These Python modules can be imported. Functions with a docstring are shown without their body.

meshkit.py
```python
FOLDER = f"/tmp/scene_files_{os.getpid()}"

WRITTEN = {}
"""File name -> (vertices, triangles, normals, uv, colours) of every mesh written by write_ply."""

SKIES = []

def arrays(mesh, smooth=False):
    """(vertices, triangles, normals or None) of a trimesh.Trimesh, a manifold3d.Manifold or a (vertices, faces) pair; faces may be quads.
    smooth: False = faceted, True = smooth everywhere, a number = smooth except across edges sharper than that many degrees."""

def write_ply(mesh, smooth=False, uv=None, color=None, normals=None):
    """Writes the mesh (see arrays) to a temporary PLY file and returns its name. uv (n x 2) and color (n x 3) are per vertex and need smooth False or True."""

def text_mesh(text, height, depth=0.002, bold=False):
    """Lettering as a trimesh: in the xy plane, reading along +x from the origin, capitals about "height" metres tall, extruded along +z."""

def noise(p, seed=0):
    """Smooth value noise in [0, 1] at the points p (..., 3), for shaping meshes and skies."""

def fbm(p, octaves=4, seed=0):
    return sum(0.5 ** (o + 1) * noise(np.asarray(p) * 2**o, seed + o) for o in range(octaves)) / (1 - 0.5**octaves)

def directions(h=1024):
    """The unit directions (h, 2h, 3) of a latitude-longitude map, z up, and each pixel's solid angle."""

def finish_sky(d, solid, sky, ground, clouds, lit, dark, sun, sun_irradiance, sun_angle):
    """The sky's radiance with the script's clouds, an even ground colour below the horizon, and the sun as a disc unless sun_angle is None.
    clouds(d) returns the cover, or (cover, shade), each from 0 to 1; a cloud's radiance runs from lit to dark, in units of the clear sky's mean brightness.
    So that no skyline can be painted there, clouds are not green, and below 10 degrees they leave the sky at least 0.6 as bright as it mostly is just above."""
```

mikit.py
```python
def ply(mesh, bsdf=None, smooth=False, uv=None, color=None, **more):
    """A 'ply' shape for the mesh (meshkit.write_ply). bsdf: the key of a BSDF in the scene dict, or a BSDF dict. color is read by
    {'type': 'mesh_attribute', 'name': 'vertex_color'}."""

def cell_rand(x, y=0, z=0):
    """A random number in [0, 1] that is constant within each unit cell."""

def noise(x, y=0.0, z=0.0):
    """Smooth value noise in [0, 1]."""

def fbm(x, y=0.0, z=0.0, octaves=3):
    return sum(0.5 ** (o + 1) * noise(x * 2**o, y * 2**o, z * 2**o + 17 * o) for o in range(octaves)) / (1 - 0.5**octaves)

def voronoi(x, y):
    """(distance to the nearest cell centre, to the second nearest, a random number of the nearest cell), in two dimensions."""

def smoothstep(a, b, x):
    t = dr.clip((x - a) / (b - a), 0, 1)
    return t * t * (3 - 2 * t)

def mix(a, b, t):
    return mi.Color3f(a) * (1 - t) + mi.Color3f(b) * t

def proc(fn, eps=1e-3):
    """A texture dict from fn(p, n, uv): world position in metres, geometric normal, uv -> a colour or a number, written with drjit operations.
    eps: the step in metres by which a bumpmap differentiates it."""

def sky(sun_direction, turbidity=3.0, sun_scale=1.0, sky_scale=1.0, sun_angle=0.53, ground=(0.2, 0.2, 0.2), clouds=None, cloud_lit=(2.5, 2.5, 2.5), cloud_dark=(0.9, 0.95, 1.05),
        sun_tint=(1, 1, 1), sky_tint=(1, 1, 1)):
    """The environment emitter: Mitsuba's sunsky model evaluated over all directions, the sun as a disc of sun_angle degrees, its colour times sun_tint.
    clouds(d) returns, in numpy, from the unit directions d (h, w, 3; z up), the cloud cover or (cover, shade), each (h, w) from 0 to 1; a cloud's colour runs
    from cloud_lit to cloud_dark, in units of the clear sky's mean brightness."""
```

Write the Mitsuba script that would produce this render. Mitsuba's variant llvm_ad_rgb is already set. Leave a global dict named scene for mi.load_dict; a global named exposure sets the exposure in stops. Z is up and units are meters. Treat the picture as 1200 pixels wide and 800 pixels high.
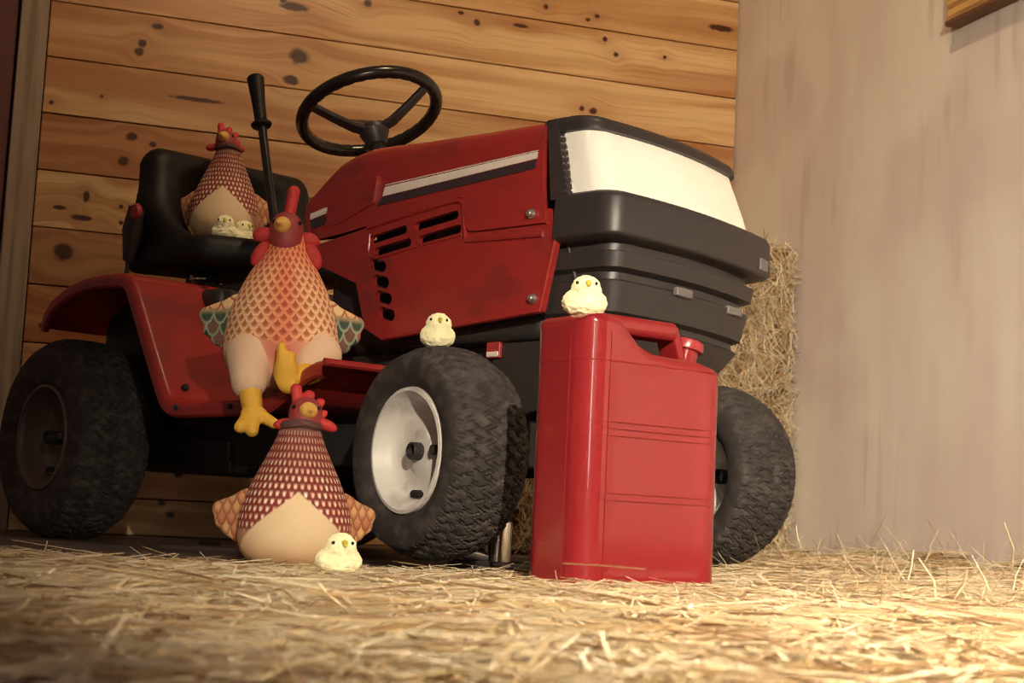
import math, random
import numpy as np, trimesh, drjit as dr, mitsuba as mi, mikit, meshkit
import manifold3d as m3
from shapely.geometry import Polygon, LineString, box as sbox
from mikit import noise, fbm, cell_rand, smoothstep, mix, proc, ply

random.seed(7); rng = np.random.default_rng(11)
T4 = mi.ScalarTransform4f
scene, labels = {}, {}

# ---------------------------------------------------------------- camera
FPX, PITCH, ROLL, CAMZ = 1843.4, .1135, .0477, .0875
_F = np.array([0, math.cos(PITCH), math.sin(PITCH)]); _R = np.array([1., 0, 0]); _U = np.cross(_R, _F)
_up = _U * math.cos(ROLL) - _R * math.sin(ROLL)
_o = np.array([0, 0, CAMZ])
WA = .3238                                     # the room's walls run along x and y; the camera looks in at this angle
GR = np.array([[math.cos(WA), math.sin(WA), 0], [-math.sin(WA), math.cos(WA), 0], [0, 0, 1.]])
g3 = lambda p: (GR @ np.asarray(p, float)).tolist()
scene['camera'] = {'type': 'thinlens', 'fov': 2 * math.degrees(math.atan(600 / FPX)), 'fov_axis': 'x',
                   'near_clip': .05, 'far_clip': 60., 'aperture_radius': .0018, 'focus_distance': 2.75,
                   'to_world': T4().look_at(origin=g3(_o), target=g3(_o + _F), up=g3(_up))}
exposure = 0.32
# ---------------------------------------------------------------- light
scene['air_light'] = {'type': 'constant', 'radiance': {'type': 'rgb', 'value': [.080, .046, .034]}}
def aim(o, t): return T4().look_at(origin=g3(o), target=g3(t), up=[0, 0, 1])
# lamps out of view, placed to light the right half and the plank wall
scene['unseen_key_lamp'] = {'type': 'spot', 'to_world': aim([.40, -.70, 1.20], [1.22, 1.9, .0]), 'cutoff_angle': 37., 'beam_width': 17.,
                       'intensity': {'type': 'rgb', 'value': [68., 58.5, 45.]}}
scene['unseen_wall_lamp'] = {'type': 'spot', 'to_world': aim([.35, 2.45, 2.75], [-.05, 4.6, 1.30]), 'cutoff_angle': 58., 'beam_width': 18.,
                       'intensity': {'type': 'rgb', 'value': [9.4, 6.7, 3.9]}}

# ---------------------------------------------------------------- helpers
def add(key, mesh, bsdf, label=None, cat=None, group=None, kind=None, smooth=30, **more):
    scene[key] = ply(xf(mesh, GR), bsdf, smooth=smooth, **more)
    tag(key, label, cat, group, kind)
    return key
def tag(key, label=None, cat=None, group=None, kind=None):
    d = {k: v for k, v in (('label', label), ('category', cat), ('group', group), ('kind', kind)) if v}
    if d: labels[key] = d
used = set()
def num(key):
    if key not in used: used.add(key); return key
    n = 1
    while f'{key}_{n:03d}' in used: n += 1
    used.add(f'{key}_{n:03d}'); return f'{key}_{n:03d}'
def part(parent, name, mesh, bsdf, label=None, smooth=30, **more):
    return add(num(parent + '__' + name), mesh, bsdf, label, smooth=smooth, **more)
def tm(m):
    if isinstance(m, m3.Manifold):
        q = m.to_mesh(); return trimesh.Trimesh(np.array(q.vert_properties[:, :3], float), np.array(q.tri_verts), process=False)
    return m
def cat(*ms): return trimesh.util.concatenate([tm(m) for m in ms])
def rotm(ax, a): return trimesh.transformations.rotation_matrix(a, ax)[:3, :3]
def xf(m, R=None, t=None):
    m = tm(m).copy()
    if R is not None: m.vertices = m.vertices @ np.asarray(R).T
    if t is not None: m.vertices = m.vertices + np.asarray(t)
    return m
def rbox(c, s, r=.004, seg=8):
    s = np.asarray(s, float) / 2; r = min(r, min(s) * .95)
    b = m3.Manifold.sphere(r, seg)
    pts = [b.translate(tuple((np.array([a, e, g]) * (s - r) + np.asarray(c)).tolist())) for a in (-1, 1) for e in (-1, 1) for g in (-1, 1)]
    return tm(m3.Manifold.batch_hull(pts))
def bxm(c, s):
    return trimesh.creation.box(extents=s, transform=trimesh.transformations.translation_matrix(c))
def tube(pts, r, n=10, cap=True):
    P = np.asarray(pts, float); K = len(P); r = np.broadcast_to(np.asarray(r, float), (K,))
    t = np.gradient(P, axis=0); t /= np.maximum(np.linalg.norm(t, axis=1, keepdims=True), 1e-9)
    u = np.cross(t[0], [0.3, .2, .9]); u /= np.linalg.norm(u); V = []
    for i in range(K):
        u = u - t[i] * (u @ t[i]); u /= np.linalg.norm(u); w = np.cross(t[i], u)
        a = np.arange(n) * 2 * np.pi / n
        V.append(P[i] + r[i] * (np.outer(np.cos(a), u) + np.outer(np.sin(a), w)))
    F = []
    for i in range(K - 1):
        for j in range(n):
            a, b, c, d = i * n + j, i * n + (j + 1) % n, (i + 1) * n + (j + 1) % n, (i + 1) * n + j
            F += [[a, b, c], [a, c, d]]
    V = np.vstack(V)
    if cap:
        V = np.vstack([V, P[0], P[-1]]); o = K * n
        for j in range(n): F += [[o, (j + 1) % n, j], [o + 1, (K - 1) * n + j, (K - 1) * n + (j + 1) % n]]
    return trimesh.Trimesh(V, F, process=False)
def smoothpath(pts, k=6):
    P = np.asarray(pts, float); out = []
    Q = np.vstack([2 * P[0] - P[1], P, 2 * P[-1] - P[-2]])
    for i in range(1, len(Q) - 2):
        for t in np.arange(k) / k:
            a, b, c, d = Q[i - 1], Q[i], Q[i + 1], Q[i + 2]
            out.append(.5 * (2 * b + (c - a) * t + (2 * a - 5 * b + 4 * c - d) * t * t + (3 * b - a - 3 * c + d) * t ** 3))
    return np.array(out + [P[-1]])
def lathe(prof, n=48, a0=0., flat=(1, 1), uv=False):
    """Profile rows (r, z) turned about z; with uv the seam (angle +-180 from +x) is doubled."""
    P = np.asarray(prof, float); a = np.linspace(-np.pi, np.pi, n + 1)
    V = np.stack([np.outer(P[:, 0], np.cos(a)) * flat[0], np.outer(P[:, 0], np.sin(a)) * flat[1], np.repeat(P[:, 1:2], n + 1, 1)], -1).reshape(-1, 3)
    i, j = np.meshgrid(np.arange(len(P) - 1), np.arange(n), indexing='ij'); b = (i * (n + 1) + j).ravel()
    F = np.vstack([np.stack([b, b + 1, b + n + 2], 1), np.stack([b, b + n + 2, b + n + 1], 1)])
    m = trimesh.Trimesh(V, F, process=False)
    if uv:
        L = np.r_[0, np.cumsum(np.linalg.norm(np.diff(P, axis=0), axis=1))]
        return m, np.stack([np.tile((a / (2 * np.pi)) + .5, len(P)), np.repeat(P[:, 1], n + 1)], 1)
    m.merge_vertices(); return m
def grid(V, closed_u=False, closed_v=False):
    V = np.asarray(V, float); a, b = V.shape[:2]
    iu = np.arange(a if closed_u else a - 1); jv = np.arange(b if closed_v else b - 1)
    i, j = np.meshgrid(iu, jv, indexing='ij'); i2, j2 = (i + 1) % a, (j + 1) % b
    q = [x.ravel() for x in (i * b + j, i2 * b + j, i2 * b + j2, i * b + j2)]
    return trimesh.Trimesh(V.reshape(-1, 3), np.vstack([np.stack(q[:3], 1), np.stack([q[0], q[2], q[3]], 1)]), process=False)
def surfnet(f, lo, hi, h):
    """Surface nets of f(P) < 0."""
    lo, hi = np.asarray(lo, float), np.asarray(hi, float)
    n = np.ceil((hi - lo) / h).astype(int) + 1
    ax = [lo[k] + h * np.arange(n[k]) for k in range(3)]
    G = np.stack(np.meshgrid(*ax, indexing='ij'), -1); v = f(G.reshape(-1, 3)).reshape(n)
    s = v < 0; idx = -np.ones(n - 1, int); acc = np.zeros((*(n - 1), 3)); cnt = np.zeros(n - 1)
    off = [(a, b, c) for a in (0, 1) for b in (0, 1) for c in (0, 1)]
    sl = lambda o: tuple(slice(o[k], n[k] - 1 + o[k]) for k in range(3))
    for o in off:
        for k in range(3):
            if o[k]: continue
            p = list(o); p[k] = 1; a, b = v[sl(o)], v[sl(p)]; cr = (a < 0) != (b < 0)
            t = np.where(cr, a / np.where(cr, a - b, 1), 0); q = np.zeros((*t.shape, 3)); q[...] = o; q[..., k] += t
            acc += np.where(cr[..., None], q, 0); cnt += cr
    use = cnt > 0; idx[use] = np.arange(use.sum())
    V = lo + h * (np.argwhere(use) + acc[use] / cnt[use][:, None]); F = []
    for k in range(3):
        a, b = (k + 1) % 3, (k + 2) % 3
        e0 = [slice(None)] * 3; e1 = [slice(None)] * 3; e0[k] = slice(0, -1); e1[k] = slice(1, None)
        for x in (a, b): e0[x] = slice(1, -1); e1[x] = slice(1, -1)
        c0, c1 = s[tuple(e0)], s[tuple(e1)]; I = np.argwhere(c0 != c1); fl = c0[tuple(I.T)]
        d = np.zeros(3, int); d[a] = 1; d[b] = 1; base = I + d
        def at(da, db):
            q = base.copy(); q[:, a] -= da; q[:, b] -= db; return idx[tuple(q.T)]
        q = np.stack([at(1, 1), at(0, 1), at(0, 0), at(1, 0)], 1); q[~fl] = q[~fl][:, ::-1]
        F += [q[:, [0, 1, 2]], q[:, [0, 2, 3]]]
    m = trimesh.Trimesh(V, np.vstack(F), process=False)
    return m
def sd_ell(P, c, r, R=None):
    q = P - np.asarray(c)
    if R is not None: q = q @ np.asarray(R)
    r = np.asarray(r, float); k0 = np.linalg.norm(q / r, axis=1); k1 = np.linalg.norm(q / r ** 2, axis=1)
    return k0 * (k0 - 1) / np.maximum(k1, 1e-9)
def sd_cap(P, a, b, ra, rb):
    a, b = np.asarray(a, float), np.asarray(b, float); d = b - a
    t = np.clip((P - a) @ d / (d @ d), 0, 1); return np.linalg.norm(P - a - t[:, None] * d, axis=1) - (ra + (rb - ra) * t)
def smin(k, *d):
    r = d[0]
    for x in d[1:]:
        h = np.clip(.5 + .5 * (x - r) / k, 0, 1); r = x * (1 - h) + r * h - k * h * (1 - h)
    return r
def polyxz(pts, y0, y1, rnd=0.):
    """Solid of an (x, z) outline between y0 and y1."""
    g = Polygon(pts)
    if rnd: g = g.buffer(-rnd).buffer(rnd, 6) if rnd > 0 else g
    cs = m3.CrossSection([np.array(g.exterior.coords)[:-1]], m3.FillRule.NonZero)
    m = cs.extrude(abs(y1 - y0))               # in x, z -> along +Z
    return m.transform(np.array([[1, 0, 0, 0], [0, 0, -1, max(y0, y1)], [0, 1, 0, 0.]]))
def polyyz(pts, x0, x1, rnd=0.):
    g = Polygon(pts)
    if rnd: g = g.buffer(-rnd).buffer(rnd, 8)
    cs = m3.CrossSection([np.array(g.exterior.coords)[:-1]], m3.FillRule.NonZero)
    return cs.extrude(x1 - x0).transform(np.array([[0, 0, 1, x0], [1, 0, 0, 0], [0, 1, 0, 0.]]))
def lathe_y(prof, n=48):
    """Rows (r, y) turned about the y axis."""
    m = lathe([(r, y) for r, y in prof], n); m.vertices = m.vertices[:, [0, 2, 1]]; m.invert(); return m

# tractor frame: x forward, y to the driver's left, z up
TO = np.array([-.7165, 3.8852, 0]); TA = -.8216
TF = np.array([math.cos(TA), math.sin(TA), 0]); TL = np.array([-math.sin(TA), math.cos(TA), 0])
TR = np.stack([TF, TL, [0, 0, 1.]], 1)
def TW(m): return xf(m, TR, TO)
def tpt(p): return TO + TR @ np.asarray(p, float)
# the room frame: s along the back wall, k from it into the room
WS = np.array([math.cos(WA), math.sin(WA), 0]); WK = np.array([math.sin(WA), -math.cos(WA), 0]); WO = np.array([0, 4.65, 0])
WRm = np.stack([WS, WK, [0, 0, 1.]], 1)
def RW(m):
    m = xf(m, WRm, WO); m.invert(); return m    # the frame is left-handed
def rpt(p): return WO + WRm @ np.asarray(p, float)
SR = .712      # right corner
SX0, KY0 = 4.65 * math.sin(WA), 4.65 * math.cos(WA)

# ---------------------------------------------------------------- materials
def mat(key, color, rough=.5, **kw):
    d = {'type': 'principled', 'base_color': color if isinstance(color, dict) else {'type': 'rgb', 'value': list(color)}, 'roughness': rough, **kw}
    scene[key] = {'type': 'twosided', 'bsdf': d}
def bumpmat(key, color, rough, fn, scale=1., eps=1e-3, **kw):
    d = {'type': 'principled', 'base_color': color if isinstance(color, dict) else {'type': 'rgb', 'value': list(color)}, 'roughness': rough, **kw}
    scene[key] = {'type': 'twosided', 'bsdf': {'type': 'bumpmap', 'arbitrary': proc(fn, eps), 'scale': scale, 'nested': d}}
def red_fn(p, n, uv):
    d = fbm(p.x * 9, p.y * 9, p.z * 14, 4)
    return mix((.275, .019, .017), (.20, .020, .018), smoothstep(.45, .75, d))
mat('red_paint', proc(red_fn), .32, specular=.5, clearcoat=.35, clearcoat_gloss=.85)
mat('can_paint', (.205, .012, .015), .10, specular=.45, clearcoat=.4, clearcoat_gloss=.95)
mat('can_seam', (.27, .016, .020), .3, clearcoat=.6)
mat('black_plastic', (.028, .023, .023), .42)
mat('black_glossy', (.012, .010, .010), .22)
mat('black_vinyl', (.0065, .0055, .0055), .55, specular=.3)
mat('dark_metal', (.022, .019, .019), .5)
mat('dark_hole', (.006, .005, .005), .9)
mat('steel', (.55, .54, .52), .3, metallic=.9)
mat('chrome', (.75, .74, .72), .15, metallic=1.)
def rubber_fn(p, n, uv):
    return mix((.024, .019, .017), (.052, .042, .037), smoothstep(.4, .8, fbm(p.x * 40, p.y * 40, p.z * 40, 3)))
mat('rubber', proc(rubber_fn), .75)
def rim_fn(p, n, uv):
    return mix((.55, .52, .48), (.38, .34, .31), smoothstep(.5, .8, fbm(p.x * 22, p.y * 22, p.z * 22, 4)))
mat('rim_paint', proc(rim_fn), .42); mat('rim_shaded', (.10, .066, .055), .4)  # rear rims: darker copy, the shade on the left put into the colour
mat('stripe_white', (.70, .62, .55), .45); mat('stripe_dark', (.035, .022, .026), .4); mat('plate_grey', (.13, .12, .12), .4)
mat('knob_red', (.33, .03, .03), .4)

# knots of the planks: along the wall, height, half length, half height
KNOTS = [(-1.1326, 1.3656, 0.0147, 0.0122), (-1.1401, 1.3399, 0.0147, 0.0147), (-1.0942, 1.4206, 0.0195, 0.0098), (-0.9688, 1.2255, 0.0928, 0.0073), (-1.2319, 1.2002, 0.0061, 0.0061), (-1.1434, 1.0977, 0.0195, 0.0147), (-1.0841, 1.0832, 0.0122, 0.0098), (-1.159, 1.0256, 0.0171, 0.0171), (-0.689, 1.3919, 0.0342, 0.0269), (-0.7092, 1.3181, 0.0269, 0.0171), (-0.4974, 1.5794, 0.0147, 0.0122), (-0.7464, 1.5487, 0.0122, 0.0098), (-0.1594, 1.5731, 0.0122, 0.0122), (-0.2116, 1.5943, 0.0122, 0.0073), (0.1971, 1.6347, 0.0098, 0.0073), (0.2277, 1.6502, 0.0098, 0.0073), (0.2564, 1.5809, 0.0098, 0.0098), (0.2954, 1.5376, 0.0098, 0.0098), (0.4597, 1.5528, 0.0073, 0.0073), (0.1901, 1.3529, 0.0098, 0.0098), (0.2269, 1.3497, 0.0147, 0.0122), (0.5802, 1.2477, 0.0098, 0.0147), (0.6508, 1.675, 0.0537, 0.0122), (-1.2516, 0.9164, 0.0098, 0.0195), (-1.3188, 0.878, 0.022, 0.0073), (-1.1565, 0.8983, 0.0073, 0.0073), (-1.1532, 0.8531, 0.0073, 0.0073), (-1.3005, 0.7571, 0.0317, 0.0293), (-1.2584, 0.8561, 0.0342, 0.0098), (-0.9493, 0.1731, 0.0147, 0.0122), (-0.9897, 0.0916, 0.0122, 0.0098), (-0.9621, 0.0603, 0.0147, 0.0098), (-0.4661, 1.2233, 0.0855, 0.0073), (-0.7132, 1.536, 0.0488, 0.0147), (-1.3635, 1.1658, 0.0073, 0.0073), (0.0586, 1.6543, 0.0098, 0.0098), (-0.0209, 1.5832, 0.0293, 0.0073)]
def wood_color(s, z, row, warm):
    r1, r2, r3 = cell_rand(row, 1), cell_rand(row, 2), cell_rand(row, 3)
    off = row * 7.31
    w = noise(s * 1.3 + off, z * 5, 2.) * .10 + noise(s * 4 + off, z * 9, 5.) * .02
    kn = mi.Float(0.); halo = mi.Float(0.); bend = mi.Float(0.)
    for (ks, kz, a, b) in KNOTS:
        du, dv = s - ks, z - kz
        e = dr.sqrt(dr.square(du / a) + dr.square(dv / b))
        kn = dr.maximum(kn, 1 - smoothstep(.55, 1.1, e + .25 * (noise(s * 90, z * 90) - .5)))
        halo = dr.maximum(halo, dr.exp(-dr.square(du / (a * 4.5)) - dr.square(dv / (b * 2.6))))
        bend += dr.exp(-dr.square(du / (a * 3)) - dr.square(dv / (b * 4))) * dv * .8
    zz = z + w * .35 - bend
    band = fbm(s * .9 + off, zz * 34, row * 1.7, 3)                 # broad early and late wood
    fine = fbm(s * 5 + off, zz * 240, row * 2.3, 2)
    c = mix((.58, .39, .20), (.42, .235, .098), smoothstep(.34, .68, band))
    c = mix(c, mi.Color3f(.36, .165, .050), .45 * smoothstep(.5, .8, fine) )
    c = mix(c, mi.Color3f(.30, .105, .040), .55 * smoothstep(.48, .85, noise(s * 1.7 + off * 2, zz * 12, 9.)) * (.3 + r2))
    c = c * (.86 + .2 * r1)
    left = smoothstep(-.25, -1.15, s + .25 * (noise(s * 2 + off, z * 6, 3.) - .5))       # browner, redder boards towards the upright
    red, dark = mi.Float(0.), mi.Float(0.)
    for i, a, b in ((4, .8, .25), (5, .35, .6), (7, .65, .2), (9, .3, .1), (3, .5, .2)):
        red += dr.select(row == i, a, 0.); dark += dr.select(row == i, b, 0.)
    c = mix(c, c * mi.Color3f(.66, .34, .20), left * red)
    c = mix(c, c * mi.Color3f(.30, .20, .17), left * dark * (.5 + .8 * band))
    c = mix(c, mi.Color3f(.29, .11, .045), .55 * halo * (.4 + .6 * fine))
    return mix(c, mi.Color3f(.040, .012, .006), kn * .95)
ROWS = [0., .10, .225, .346, .504, .662, .820, .978, 1.136, 1.294, 1.452, 1.610, 1.768, 1.926, 2.084, 2.242, 2.40]
def plank_fn(p, n, uv):
    s = p.x - SX0
    row = mi.Float(0.)
    for r in ROWS[1:]: row += dr.select(p.z > r, 1., 0.)
    return wood_color(s, p.z, row, 0)
def plaster_fn(p, n, uv):
    k = KY0 - p.y
    a = fbm(k * 5, p.z * 1.1, 3., 4); b = fbm(k * 26, p.z * 2.4, 8., 3); d = fbm(k * 3, p.z * 3, 1., 3)
    c = mix((.61, .55, .475), (.55, .465, .415), smoothstep(.35, .7, a))
    c = mix(c, mi.Color3f(.50, .40, .37), .5 * smoothstep(.45, .7, d))
    c = mix(c, mi.Color3f(.30, .22, .18), .3 * smoothstep(.60, .80, b) * smoothstep(.4, .7, fbm(k * 4, p.z * 4, 5., 2)))
    return c
def plaster_bump(p, n, uv):
    k = KY0 - p.y
    return fbm(k * 30, p.z * 5, 2., 4)
def post_fn(p, n, uv):
    s = p.x - SX0
    a = fbm(s * 60, p.z * 3, 1., 4); b = fbm(s * 9, p.z * 2.2, 4., 3)
    c = mix((.26, .19, .13), (.17, .115, .08), smoothstep(.35, .7, a))
    return mix(c, mi.Color3f(.13, .055, .035), .6 * smoothstep(.55, .75, b))
def floor_fn(p, n, uv):
    a = fbm(p.x * 7, p.y * 7, 1., 4)
    return mix((.060, .042, .036), (.11, .085, .075), smoothstep(.5, .8, a))
def litter_fn(p, n, uv):
    a = fbm(p.x * 60, p.y * 60, 1., 3); b = fbm(p.x * 9, p.y * 9, 4., 3)
    c = mix((.13, .075, .032), (.33, .22, .10), smoothstep(.35, .65, a))
    return mix(c, mi.Color3f(.12, .06, .03), .6 * smoothstep(.5, .75, b))
def bale_fn(p, n, uv):
    a = fbm(p.x * 70, p.y * 70, p.z * 70, 3)
    return mix((.10, .055, .022), (.34, .215, .09), smoothstep(.35, .7, a))
scene_bump = lambda p, n, uv: fbm(p.x * 9, p.y * 9, p.z * 9, 3)
scene['straw_mat'] = {'type': 'twosided', 'bsdf': {'type': 'principled', 'base_color': {'type': 'mesh_attribute', 'name': 'vertex_color'}, 'roughness': .55, 'specular': .35}}
mat('planks_mat', proc(plank_fn), .42, specular=.25)
bumpmat('plaster_mat', proc(plaster_fn), .8, plaster_bump, .0018)
mat('post_mat', proc(post_fn), .7); mat('redboard_mat', (.085, .016, .010), .6)
mat('floor_mat', proc(floor_fn), .45); mat('litter_mat', proc(litter_fn), .9); mat('bale_mat', proc(bale_fn), .9)
def sign_fn(p, n, uv):
    k = KY0 - p.y
    g = fbm(k * 5, p.z * 70, 1., 3)
    return mix((.52, .31, .11), (.26, .12, .04), smoothstep(.35, .7, g))
mat('sign_mat', proc(sign_fn), .4); mat('sign_edge', (.12, .05, .025), .6)

# unseen tube lamp behind the camera, placed for the upright highlight on the can
LAMP = np.array([.05, -.75, 0])
tag('unseen_tube_lamp', 'unseen upright tube lamp behind the camera, placed for the highlight on the fuel can', 'lamp')
add('unseen_tube_lamp__stand', xf(lathe([(0, 0), (.09, 0), (.085, .012), (.02, .02), (.014, .20), (.03, .21), (.03, .24), (0, .24)], 32), None, LAMP), 'dark_metal')
scene['unseen_tube_lamp__tube'] = ply(xf(xf(lathe([(.016, .24), (.016, .74)], 24), None, LAMP), GR), 'stripe_white', smooth=True, emitter={'type': 'area', 'radiance': {'type': 'rgb', 'value': [60., 55., 52.]}})
add('unseen_tube_lamp__cap', xf(lathe([(0, .765), (.024, .765), (.024, .735), (0, .735)], 24), None, LAMP), 'dark_metal')
# ---------------------------------------------------------------- room shell
add('floor', RW(bxm((-.3, 2.4, -.05), (4.4, 6.0, .1))), 'floor_mat', 'dark smooth floor showing between the straw and the plank wall', kind='structure', smooth=False)
wallback = RW(bxm((-.35, -.06, 1.2), (2.9, .07, 2.4)))
add('wall_back', wallback, 'dark_metal', 'wall of honey-coloured horizontal pine planks with dark knots', kind='structure', smooth=False)
SLEFT = -1.386
for i in range(len(ROWS) - 1):
    z0, z1 = ROWS[i] + .0016, ROWS[i + 1] - .0016
    proud = rng.uniform(-.0015, .0015)
    m = rbox(((SLEFT + SR) / 2, -.0125 + proud, (z0 + z1) / 2), (SR - SLEFT - .002, .025, z1 - z0), .0022, 6)
    part('wall_back', 'plank', RW(m), 'planks_mat', smooth=20)
add('wall_right', RW(bxm((SR + .055, 1.95, 1.2), (.1, 4.1, 2.4))), 'plaster_mat', 'pale pinkish plastered wall with rough vertical smears', kind='structure', smooth=False)
add('trim_1', RW(rbox((SLEFT - .039, .0, 1.2), (.074, .05, 2.4), .003)), 'post_mat', 'weathered grey upright board at the end of the plank wall', kind='structure')
add('trim_2', RW(rbox((SLEFT - .235, -.01, 1.2), (.31, .03, 2.4), .003)), 'redboard_mat', 'dark red board beyond the grey upright', kind='structure')
# board on the right wall
add('wooden_plaque', RW(rbox((SR - .015, 1.505, 1.55), (.035, .62, .42), .006)), 'sign_mat', 'brown wooden board hung high on the plaster wall', 'wooden board')
part('wooden_plaque', 'lower_edge', RW(rbox((SR - .016, 1.505, 1.345), (.040, .625, .014), .004)), 'sign_edge', 'dark lower edge')
# ---------------------------------------------------------------- lawn tractor
TRK = 'lawn_tractor'
tag(TRK, 'old red lawn tractor with black seat and glowing front lamp panel', 'lawn tractor')
def tp(name, mesh, bsdf, label=None, smooth=30, parent=TRK):
    return part(parent, name, TW(tm(mesh)), bsdf, label, smooth=smooth)
def lug(a, y, W, N):
    """Turf tread: zigzag blocks with narrow grooves; 0 in a groove, 1 on a block."""
    yy = np.abs(y) / (W / 2); row = np.floor((y / W + .5) * 5)
    ph = a / (2 * np.pi) * N + .5 * (row % 2) + .55 * np.abs(((y / W + .5) * 5) % 1 - .5)
    fr = np.abs(ph % 1 - .5); g1 = np.clip((.5 - fr) / .14, 0, 1)
    fy = np.abs(((y / W + .5) * 5 + .35 * np.sin(a * N)) % 1 - .5); g2 = np.clip((.5 - fy) / .13, 0, 1)
    return np.minimum(g1, g2)
def tire_mesh(R, W, rb, N, NA=480):
    h = W / 2
    half = [(rb - .004, h - .034), (rb + .003, h - .020), (rb + .012, h - .010), (rb + (R - rb) * .35, h - .001), (rb + (R - rb) * .58, h),
            (rb + (R - rb) * .78, h - .006), (R - .014, h - .020), (R - .005, h - .032), (R - .001, h - .046)]
    p = smoothpath([(r, y) for r, y in half], 4)
    mid = [(R + .002 * (1 - (y / (h - .046)) ** 2) * 1.0, y) for y in np.linspace(h - .05, -(h - .05), 26)]
    prof = np.vstack([p, mid, [(r, -y) for r, y in p[::-1]]])
    a = np.arange(NA) * 2 * np.pi / NA
    r = np.repeat(prof[None, :, 0], NA, 0); y = np.repeat(prof[None, :, 1], NA, 0)
    l = lug(a[:, None], y, W, N); zone = np.clip((r - (R - .03)) / .012, 0, 1)
    r = r - zone * (1 - l) * .0055
    r = r + .0008 * np.sin(3 * a[:, None] + y * 20)
    side = np.exp(-((r - (rb + (R - rb) * .72)) / .0016) ** 2) + np.exp(-((r - (rb + .018)) / .002) ** 2)
    y = y + np.sign(y) * side * .0012
    return grid(np.stack([r * np.cos(a)[:, None], y, r * np.sin(a)[:, None]], -1), closed_u=True)
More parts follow.
